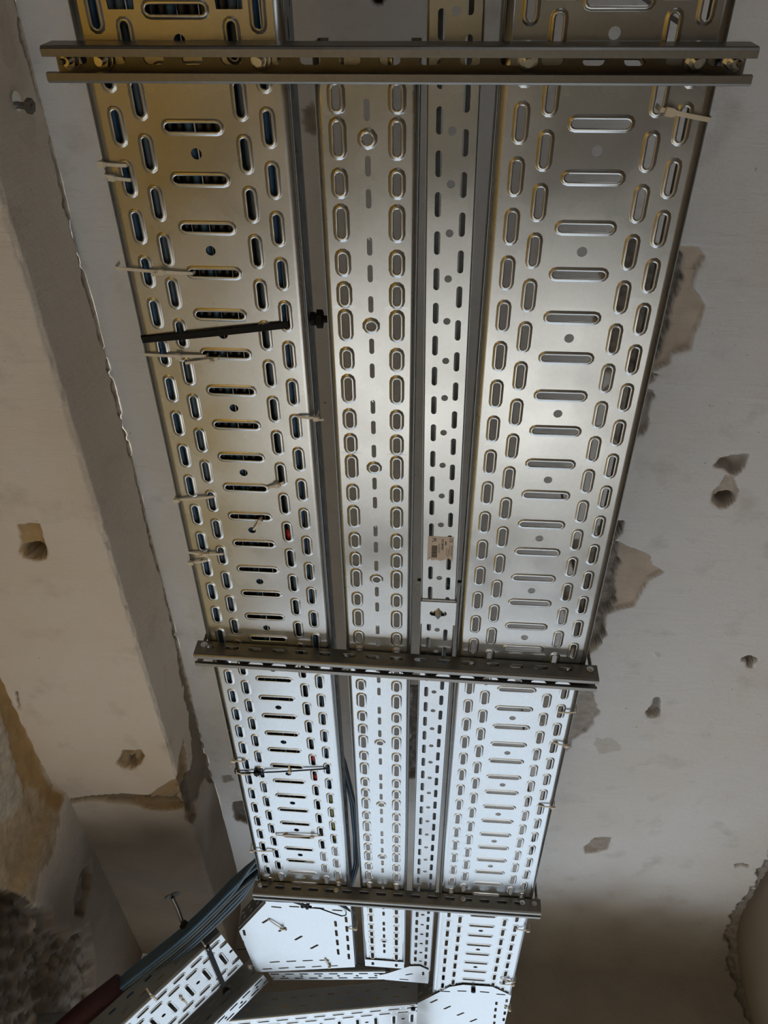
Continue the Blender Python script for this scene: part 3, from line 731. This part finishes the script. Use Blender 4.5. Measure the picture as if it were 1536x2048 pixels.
text_mesh('CE', 0.0058, 0.0001, M['ink'], lb, (0.0140, -0.0160, -0.0002), fd, 'printed_text', 1.1)
text_mesh('BAKS', 0.003, 0.0001, M['ink'], lb, (0.0070, -0.0105, -0.0002), fd, 'printed_text')
m = MB(); yb = -0.0055
for wv in (3, 1, 2, 1, 1, 3, 1, 2, 2, 1, 1, 2, 3, 1, 1, 2, 1, 3, 1, 1, 2):
    m.box((-0.0085, yb+wv*0.00018, -0.0001), (0.0078, wv*0.00034, 0.0002)); yb += wv*0.00040+0.00042
m.obj('barcode', M['ink'], lb)
m = MB()
for x, a, b in ((-0.0028, -0.009, 0.006), (-0.0012, -0.009, 0.008), (0.0085, -0.002, 0.012), (0.0108, 0.000, 0.015), (0.0125, -0.006, 0.013), (0.0150, -0.006, 0.012), (0.0163, -0.006, 0.014)):
    y = a
    while y < b: L = random.uniform(0.0008, 0.0022); m.box((x, y+L/2, -0.0001), (0.0006, L, 0.0002)); y += L+0.0006
m.obj('small_print', M['ink'], lb)

# ------------------------------------------------------------------ support rails
def rail(label, x0, x1, y0, y1, yw, slotted_sides, bolts, zt):
    """C rail 30 mm high, open downward, from (x0, y0) to (x1, y1) along its nearer edge"""
    ang = math.atan2(y1-y0, x1-x0); L = math.hypot(x1-x0, y1-y0)
    t = thing('support_rail', label, 'support rail', (x0, y0, zt-0.030)); t.rotation_euler = (0, 0, ang)
    n = int(L/0.0375); side = []; top = []; far = []
    for k in range(n):
        xx = 0.02+k*0.0375
        if xx+0.012 > L: break
        top.append((xx, yw/2, 0.020, 0.0085, 0, 0, 0)); side.append((xx, 0.018, 0.022, 0.0075, 0, 0, 0)); far.append((xx, 0.0105, 0.024, 0.0095, 0, 0, 0))
    V, F, _ = tess([(0, 0.0015), (L, 0.0015), (L, yw-0.0015), (0, yw-0.0015)], top)
    m = MB(); m.add([(x, y, 0.030) for x, y, z in V], F)
    for yy, fl in ((0.0, False), (yw, True)):
        V, F, _ = tess([(0, 0.003), (L, 0.003), (L, 0.0285), (0, 0.0285)], (far if fl else side) if slotted_sides else [])
        m.add([(x, yy, y) for x, y, z in V], [f if not fl else f[::-1] for f in F])
        s = 1 if not fl else -1
        pr = [(yy, 0.0285), (yy+s*0.0005, 0.0295), (yy+s*0.0015, 0.030)]
        m.add([(x, y, z) for x in (0, L) for y, z in pr], [(0, 3, 4, 1), (1, 4, 5, 2)])
        pr = [(yy, 0.003), (yy+s*0.0006, 0.0012), (yy+s*0.002, 0.0), (yy+s*0.0075, 0.0), (yy+s*0.0078, 0.004)]
        m.add([(x, y, z) for x in (0, L) for y, z in pr], [(i, i+1, 6+i, 5+i) for i in range(4)])
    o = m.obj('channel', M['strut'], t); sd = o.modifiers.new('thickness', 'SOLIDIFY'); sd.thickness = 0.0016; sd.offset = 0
    for bx in bolts:
        mm = MB(); c = (bx-x0, yw/2, 0.0)
        mm.ngon((c[0], c[1], 0.0275), 0.0095, 0.0012, 16); mm.ngon((c[0], c[1], 0.0215), 0.0072, 0.006, 6)
        mm.ngon((c[0], c[1], 0.014), 0.0038, 0.012, 10)
        mm.obj('bolt', M['bolt'], t)
    return t
def side_bolts(t, xs, x0):
    for bx in xs:
        mm = MB(); mm.ngon((bx-x0, -0.001, 0.018), 0.0055, 0.004, 12, (0, -1, 0)); mm.ngon((bx-x0, -0.004, 0.018), 0.003, 0.003, 8, (0, -1, 0)); mm.obj('bolt', M['bolt'], t)
zr = ZT-0.0022
r1 = rail('nearest grey support rail crossing under all trays', -0.378, 0.2655, 0.1205, 0.1205, 0.0295, False,
     [on_plane(u, v, 0.835)[0] for u, v in ((141, 127), (206, 124), (521, 127), (1055, 129), (1390, 129), (1465, 130))], zr)
r2 = rail('middle slotted support rail crossing under all trays', -0.3705, 0.2625, 0.9560, 0.9680, 0.0275, True, [], zr)
side_bolts(r2, (-0.357, 0.250), -0.3705)
r3 = rail('farthest slotted support rail crossing under all trays', -0.3665, 0.2620, 1.7440, 1.7400, 0.0265, True, [], zr)
side_bolts(r3, (-0.352, -0.183, 0.095, 0.222, 0.248), -0.3665)
# threaded rods from the rails up to the ceiling
for (x, y, what) in ((-0.366, 0.135, 'left end of the nearest rail'), (0.256, 0.135, 'right end of the nearest rail'),
                     (-0.3645, 0.970, 'left end of the middle rail'), (0.2555, 0.981, 'right end of the middle rail'),
                     (-0.3625, 1.757, 'left end of the farthest rail'), (0.2555, 1.753, 'right end of the farthest rail')):
    t = thing('threaded_rod', 'threaded rod hanging the %s from the ceiling' % what, 'threaded rod', (x, y, zr-0.02))
    m = MB(); H = ZC-(zr-0.02)+0.01; n = int(H/0.004)
    m.tube([(0, 0, i*H/n) for i in range(n+1)], [0.0030 if i % 2 else 0.0025 for i in range(n+1)], 8); m.obj('rod', M['rod'], t)
    MB().ngon((0, 0, 0.0215), 0.006, 0.005, 6).obj('nut', M['bolt'], t)

# hanger bracket on the falling tray
t = thing('tray_hanger', 'dark slanting hanger rod with bracket at the falling tray', 'hanger', (-0.597, 1.93, EYE[2]+0.874))
g = lambda p: Vector(p)-Vector((-0.597, 1.93, 0.874))
m = MB(); m.tube([g((-0.597, 1.93, 0.874)), g((-0.586, 1.96, 0.862)), g((-0.572, 2.0, 0.840))], 0.0048, 8); m.obj('rod', M['rod'], t)
m = MB(); m.ngon(g((-0.600, 1.93, 0.880)), 0.019, 0.003, 14, (0.5, 0.25, -0.85)); m.obj('washer', M['rod'], t)
m = MB(); m.tube([g((-0.575, 1.99, 0.842)), g((-0.552, 2.0, 0.830)), g((-0.530, 2.01, 0.818))], [0.010, 0.012, 0.009], 7); m.obj('clamp', M['black'], t)
m = MB()
a = P1+D1*0.052+W1*0.0-Vector((0, 0, EYE[2]))-D1.cross(W1)*-0.006; b_ = P1+D1*0.082+W1*0.225-Vector((0, 0, EYE[2]))-D1.cross(W1)*-0.006
m.ribbon([g(a), g((a+b_)/2), g(b_)], D1, 0.011, 0.006, None); m.obj('bracket_bar', M['black'], t)
m = MB(); m.ngon(g(b_)+Vector((0, -0.008, 0)), 0.010, 0.010, 8, (0.7, -0.1, -0.7)); m.obj('nut', M['black'], t)

# ------------------------------------------------------------------ cables
P1v = P1; N1 = W1.cross(D1)          # points to the upper (inner) side of the falling tray
CABN = 30
ORD = 'first second third fourth fifth sixth seventh eighth ninth tenth eleventh twelfth thirteenth fourteenth fifteenth sixteenth seventeenth eighteenth nineteenth twentieth'.split()
GC = 'network cables laid in the left tray'
for k in range(CABN):
    low = k < 20
    kk = k if low else k-20
    fx = kk/19 if low else (kk+0.5)/10
    x = XL-0.0915+0.183*fx+random.uniform(-0.0006, 0.0006)
    centre = 0.26 < fx < 0.74
    mat = M['cableblack'] if (centre and low and kk % 4 != 1) else (M['cableblue'] if kk % 4 == 1 else M['cable'])
    col = {'slate_blue_jacket': 'slate blue', 'bright_blue_jacket': 'deep blue', 'black_jacket': 'black'}[mat.name]
    r = 0.00478; pts = []
    for i in range(19):
        y = -0.38+i*0.1
        pts.append((x+0.0008*math.sin(i*1.7+k), y, ZT+(0.0065 if low else 0.0168)+0.0005*math.sin(i*0.9+k*2)))
    zup = 0.042*(1-fx)+0.02
    pts.append((x-0.004, 1.50, ZT+0.022+zup*0.4+(0 if low else 0.008)))
    # leave the tray over its left side and fan out into the falling tray
    row, colm = kk % 5, kk//5+(0 if low else 4)
    off = Vector((0.10, 0.25, 0.96))*0.0102*row+Vector((-0.40, -0.62, 0.10))*0.0102*(colm-3)
    for c in ((-0.352+0.12*fx, 1.63+0.05*fx, 0.905), (-0.405+0.04*fx, 1.755, 0.903), (-0.452, 1.85, 0.890), (-0.515, 1.925, 0.862), (-0.590, 1.995, 0.822),
              (-0.70, 2.045, 0.742), (-0.79, 2.085, 0.668), (-0.88, 2.12, 0.59), (-0.915, 2.15, 0.50)):
        pts.append(Vector(c)+Vector((0.02, 0.01, EYE[2]-0.030))+off)
    P = [Vector(p) for p in pts]; out = []
    for i in range(len(P)-1):
        p0, p1, p2, p3 = P[max(i-1, 0)], P[i], P[i+1], P[min(i+2, len(P)-1)]
        nn = 2 if i < 16 else 5
        for s in range(nn):
            tt = s/nn
            out.append(0.5*((2*p1)+(-p0+p2)*tt+(2*p0-5*p1+4*p2-p3)*tt*tt+(-p0+3*p1-3*p2+p3)*tt**3))
    out.append(P[-1])
    if low:
        lab = '%s cable in the left tray, %s from its left side' % (col, ORD[kk])
        gr = GC+' ('+col+')'
    else:
        lab = '%s cable on top of the left tray bundle, %s from its left side' % (col, ORD[kk]); gr = 'upper layer of cables in the left tray'
    o = MB().tube(out, r, 7).obj('network_cable', mat, None, True)
    tag(o, lab, 'cable', gr)
pr_ = [Vector(c)+Vector((0.02, 0.01, EYE[2]-0.020)) for c in ((-0.72, 2.055, 0.742), (-0.80, 2.085, 0.676), (-0.86, 2.11, 0.62), (-0.90, 2.14, 0.54))]
o = MB().tube(pr_, [0.030, 0.034, 0.036, 0.034], 12).obj('bundle_sleeve', M['maroon'], None, True)
tag(o, 'dark red sleeve round the falling cable bundle at the lower left', 'cable sleeve')
# marker sleeves and a yellow-green earth wire seen through the slots
for (x, y, m_, L, lab) in ((-0.2045, 0.729, 'cablered', 0.018, 'red marker sleeve nearest the camera, seen through a slot'),
                           (-0.2045, 1.262, 'cablered', 0.030, 'red marker sleeve beyond the middle rail, seen through a slot'),
                           (-0.2045, 1.335, 'cablered', 0.026, 'farthest red marker sleeve in the left tray')):
    o = MB().tube([(x, y-L/2, ZT+0.0065), (x, y+L/2, ZT+0.0065)], 0.0054, 8).obj('marker_sleeve', M[m_], None, True); tag(o, lab, 'cable marker')
o = MB().tube([(-0.179, 1.36, ZT+0.012), (-0.179, 1.40, ZT+0.003), (-0.1795, 1.48, ZT+0.002), (-0.178, 1.54, ZT+0.004), (-0.18, 1.60, ZT+0.014)], 0.0034, 7).obj('earth_wire', M['cablegreen'], None, True)
tag(o, 'yellow-green earth wire in the right slots of the left tray', 'cable')
# cables spilling over the right side of the left tray
for k, (dx, dz) in enumerate(((0.0, 0.050), (0.006, 0.047), (0.003, 0.058))):
    o = MB().tube([(-0.165, 1.25, ZT+0.03), (-0.157, 1.36, ZT+dz), (-0.146+dx, 1.48, ZT+dz-0.006), (-0.143+dx, 1.60, ZT+dz-0.012), (-0.146+dx, 1.72, ZT+dz-0.008), (-0.162, 1.84, ZT+0.03)], 0.004, 7).obj('network_cable', M['cable' if k else 'cableblue'], None, True)
    tag(o, ('deep blue cable sagging over the right edge of the left tray', 'slate cable sagging farthest out over the right edge of the left tray', 'slate cable highest over the right edge of the left tray')[k], 'cable', 'cables over the right edge of the left tray')

# ------------------------------------------------------------------ cable ties
HT = 0.8418-0.0032
def tie(label, a, b, head=None, tail=None, up_a=True, up_b=True, wd=0.0034, mat='tie', h=HT, hs=1.0, group=None):
    """strap under the tray between photo points a and b, its ends turning up; head = fraction along the strap"""
    A = Vector((*on_plane(*a, h), EYE[2]+h)); B = Vector((*on_plane(*b, h), EYE[2]+h)); d = (B-A)
    L = d.length; d.normalize(); side = Vector((0, 0, 1)).cross(d)
    t = thing('cable_tie', label, 'cable tie', A, group)
    pts = []
    if up_a: pts += [Vector((0, 0, 0.016))-d*0.0015, Vector((0, 0, 0.004))-d*0.0012]
    n = 6
    for i in range(n+1): s = i/n; pts.append(d*L*s+Vector((0, 0, -0.0018*math.sin(PI*s))))
    if up_b: pts += [d*(L+0.0012)+Vector((0, 0, 0.004)), d*(L+0.0015)+Vector((0, 0, 0.016))]
    MB().ribbon(pts, side, wd, 0.0012, None).obj('strap', M[mat], t)
    if head is not None:
        p = d*L*head+Vector((0, 0, -0.0025)); R = Matrix((d, side, Vector((0, 0, 1)))).transposed()
        m = MB().box(p, (0.0062*hs, 0.0060*hs, 0.0044*hs), R); m.box(p+d*0.003*hs, (0.004*hs, 0.0045*hs, 0.0034*hs), R); m.obj('head', M[mat], t)
        if tail:
            e = p+Vector((*tail, 0))
            MB().ribbon([p, (p+e)/2+Vector((0, 0, -0.002)), e], Vector((-tail[1], tail[0], 0)), wd*0.85, 0.001, None).obj('tail', M[mat], t)
    return t
tie('white cable tie on the left edge of the left tray, nearest the camera', (201, 327), (252, 331), 0.05)
tie('white cable tie just beyond the nearest one on the left tray edge', (210, 352), (260, 360), 0.28, None)
tie('long white cable tie with two heads, in front of the black strap', (232, 536), (385, 547), 0.60, (-0.012, 0.004))
tie('long white cable tie just beyond the black strap', (290, 709), (412, 712), 0.55, (0.004, 0.006))
tie('short white cable tie touching the long one beyond the black strap', (371, 726), (436, 717), 0.70, (0.008, 0.001))
tie('white cable tie with its head past the left tray edge, mid-length', (351, 999), (428, 993), 0.03)
tie('short cream cable tie between a long slot and a round-ended slot', (535, 975), (567, 965), 0.6, (-0.006, 0.001))
tie('short cream cable tie hanging at a round hole of the left tray', (521, 1040), (507, 1060), 0.0)
tie('cream cable tie looped double on the left tray edge before the middle rail', (378, 1105), (446, 1108), 0.50, (-0.010, 0.004))
tie('cream cable tie beside the doubled one on the left tray edge', (380, 1124), (414, 1121), 0.05)
tie('cream cable tie on the right edge of the left tray, tail over the gap', (597, 833), (632, 835), 1.0, (0.010, 0.001))
tie('white cable tie at the left edge in front of the thin black tie', (467, 1520), (490, 1522), 0.0)
tie('cream cable tie at the left edge touching the thin black tie', (472, 1545), (500, 1549), None)
tie('tiny rusty cable tie stub beside the thin black tie', (578, 1532), (580, 1542), 0.9)
tie('cream cable tie across a long slot beyond the thin black tie', (552, 1670), (640, 1672), 0.82, (0.0, 0.006))
tie('white cable tie on the left edge nearest the farthest rail', (502, 1700), (546, 1702), 0.03)
tie('cream cable tie joining two slanting slots of the left bend plate', (537, 1839), (572, 1861), 0.75, (0.004, 0.004), h=0.836)
tie('cream cable tie stub at the far edge of the left bend plate', (650, 1918), (660, 1934), 0.9, h=0.836)
tie('cream cable tie on the right edge of the left bend plate', (697, 1857), (712, 1856), 0.9, (0.004, 0.004), h=0.836)
tie('white cable tie on the right tray edge behind the nearest rail', (1322, 219), (1420, 240), 0.16, None, up_a=True, wd=0.0042, hs=1.3)
tie('cream cable tie on the right tray edge just beyond the middle rail', (1117, 1424), (1152, 1424), None)
tie('cream cable tie with its head on the right tray edge, second beyond the middle rail', (1107, 1485), (1134, 1490), 0.9)
tie('cream cable tie on the right tray edge before the farthest rail', (1078, 1611), (1108, 1613), 0.9)
tie('cream cable tie on the right tray edge just beyond the farthest rail', (1032, 1858), (1058, 1860), 0.9)
tie('looped cream cable tie on the right tray near its bend plate', (1002, 1957), (1030, 1964), 0.5, (-0.008, 0.006))
tie('second cream cable tie of the pair near the right bend plate', (1000, 1968), (1028, 1968), 0.9)
tie('cream cable tie stub on the edge of the right bend plate', (1010, 2012), (1020, 2019), 0.9, h=0.836)
# ties on the falling tray
for (tt, ww, L, lab) in ((0.055, -0.01, 0.06, 'cream cable tie beside the hanger on the falling tray'), (0.205, -0.02, 0.05, 'cream cable tie on the near edge of the falling tray'), (0.165, 0.09, 0.05, 'rusty cream cable tie in the middle of the falling tray')):
    o_ = P1+D1*tt+W1*ww-N1*0.004
    t = thing('cable_tie', lab, 'cable tie', o_)
    MB().ribbon([N1*0.014-W1*0.002, Vector((0, 0, 0)), W1*L*0.5-N1*0.001, W1*L, W1*L+N1*0.012], D1, 0.0036, 0.0012, None).obj('strap', M['tie'], t)
    MB().box(W1*L*0.3-N1*0.002, (0.007, 0.007, 0.005)).obj('head', M['tie'], t)
# black straps
tie('broad black strap across the left tray', (284, 680), (576, 650), None, None, wd=0.0078, mat='black')
tie('thin black cable tie with a knotted head across the left tray', (470, 1546), (655, 1537), 0.24, (-0.001, 0.012), wd=0.0032, mat='black', hs=1.5)
t = thing('cable_tie', 'black cable tie with star-like knot under the left bend plate', 'cable tie', (*on_plane(612, 1812, 0.832), EYE[2]+0.832))
c0 = Vector((*on_plane(612, 1812, 0.832), 0.832))
gg = lambda u, v, h=0.830: Vector((*on_plane(u, v, h), h))-c0
MB().ribbon([gg(528, 1800, 0.838), gg(560, 1802), gg(585, 1803), gg(612, 1812)], (0, 1, 0), 0.009, 0.0014, None).obj('strap', M['black'], t)
MB().tube([gg(618, 1815), gg(640, 1817, 0.826), gg(665, 1826, 0.824), gg(684, 1832, 0.828), gg(692, 1830, 0.834), gg(692, 1824, 0.84)], 0.0014, 6).obj('loop', M['black'], t)
m = MB()
for a in (80, 150, 215, 20, 300): m.box(Vector((math.cos(math.radians(a)), math.sin(math.radians(a)), 0))*0.006, (0.014, 0.006, 0.004), Matrix.Rotation(math.radians(a), 3, 'Z'))
m.obj('head', M['black'], t)
t = thing('cable_tie', 'thin black cable tie near the farthest rail over the bend plate corner', 'cable tie', (*on_plane(684, 1812, 0.836), EYE[2]+0.836))
c0 = Vector((*on_plane(684, 1812, 0.836), 0.836))
MB().ribbon([gg(676, 1808, 0.838), gg(688, 1814, 0.836), gg(701, 1822, 0.838)], (0, 1, 0), 0.010, 0.0014, None).obj('strap', M['black'], t)

# rusty drips on the left tray
for (u, v, s, lab) in ((572, 1670, 0.010, 'rusty blob on a long slot of the left tray'),):
    x, y = on_plane(u, v, 0.8405); m = MB(); m.ngon((0, 0, -0.0012), s*0.5, 0.001, 9); m.ngon((0.001, -0.006, -0.0010), s*0.3, 0.001, 8); m.ngon((0, 0.006, -0.0010), s*0.3, 0.001, 8)
    o = m.obj('rust_blob', M['rust']); o.location = (x, y, ZT-0.0008); tag(o, lab, 'rust blob')

# wing bolt on the right flange of the left tray
t = thing('wing_bolt', 'black bolt and nut sticking out of the left tray side', 'bolt', (XL+0.1005, 0.408, ZT+0.022))
m = MB(); m.tube([(-0.004, 0, 0), (0.026, 0, 0)], 0.0042, 10); m.obj('shank', M['black'], t)
m = MB(); m.ngon((0.008, 0, 0), 0.011, 0.007, 6, (1, 0, 0)); m.obj('nut', M['black'], t)
m = MB(); m.ngon((0.001, 0, 0), 0.008, 0.005, 12, (1, 0, 0)); m.obj('washer', M['black'], t)

# old anchor bolt in the face of the beam
d = (30-768)/FPX*RIGHT+(205-1024)/FPX*DOWN+FWD; s_ = XBEAM/d[0]; pa = d*s_
t = thing('wall_anchor', 'old dark anchor bolt with nut in the side of the beam', 'anchor bolt', (XBEAM, pa[1], EYE[2]+pa[2]))
m = MB(); m.tube([(-0.02, 0, 0), (0.028, 0.006, -0.002)], 0.005, 9); m.obj('shank', M['rod'], t)
m = MB(); m.ngon((0.018, 0.004, -0.001), 0.011, 0.008, 6, (1, 0.12, -0.04)); m.obj('nut', M['rod'], t)
m = MB(); m.ngon((0.001, -0.002, 0), 0.014, 0.003, 12, (1, 0, 0)); m.obj('washer', M['bolt'], t)
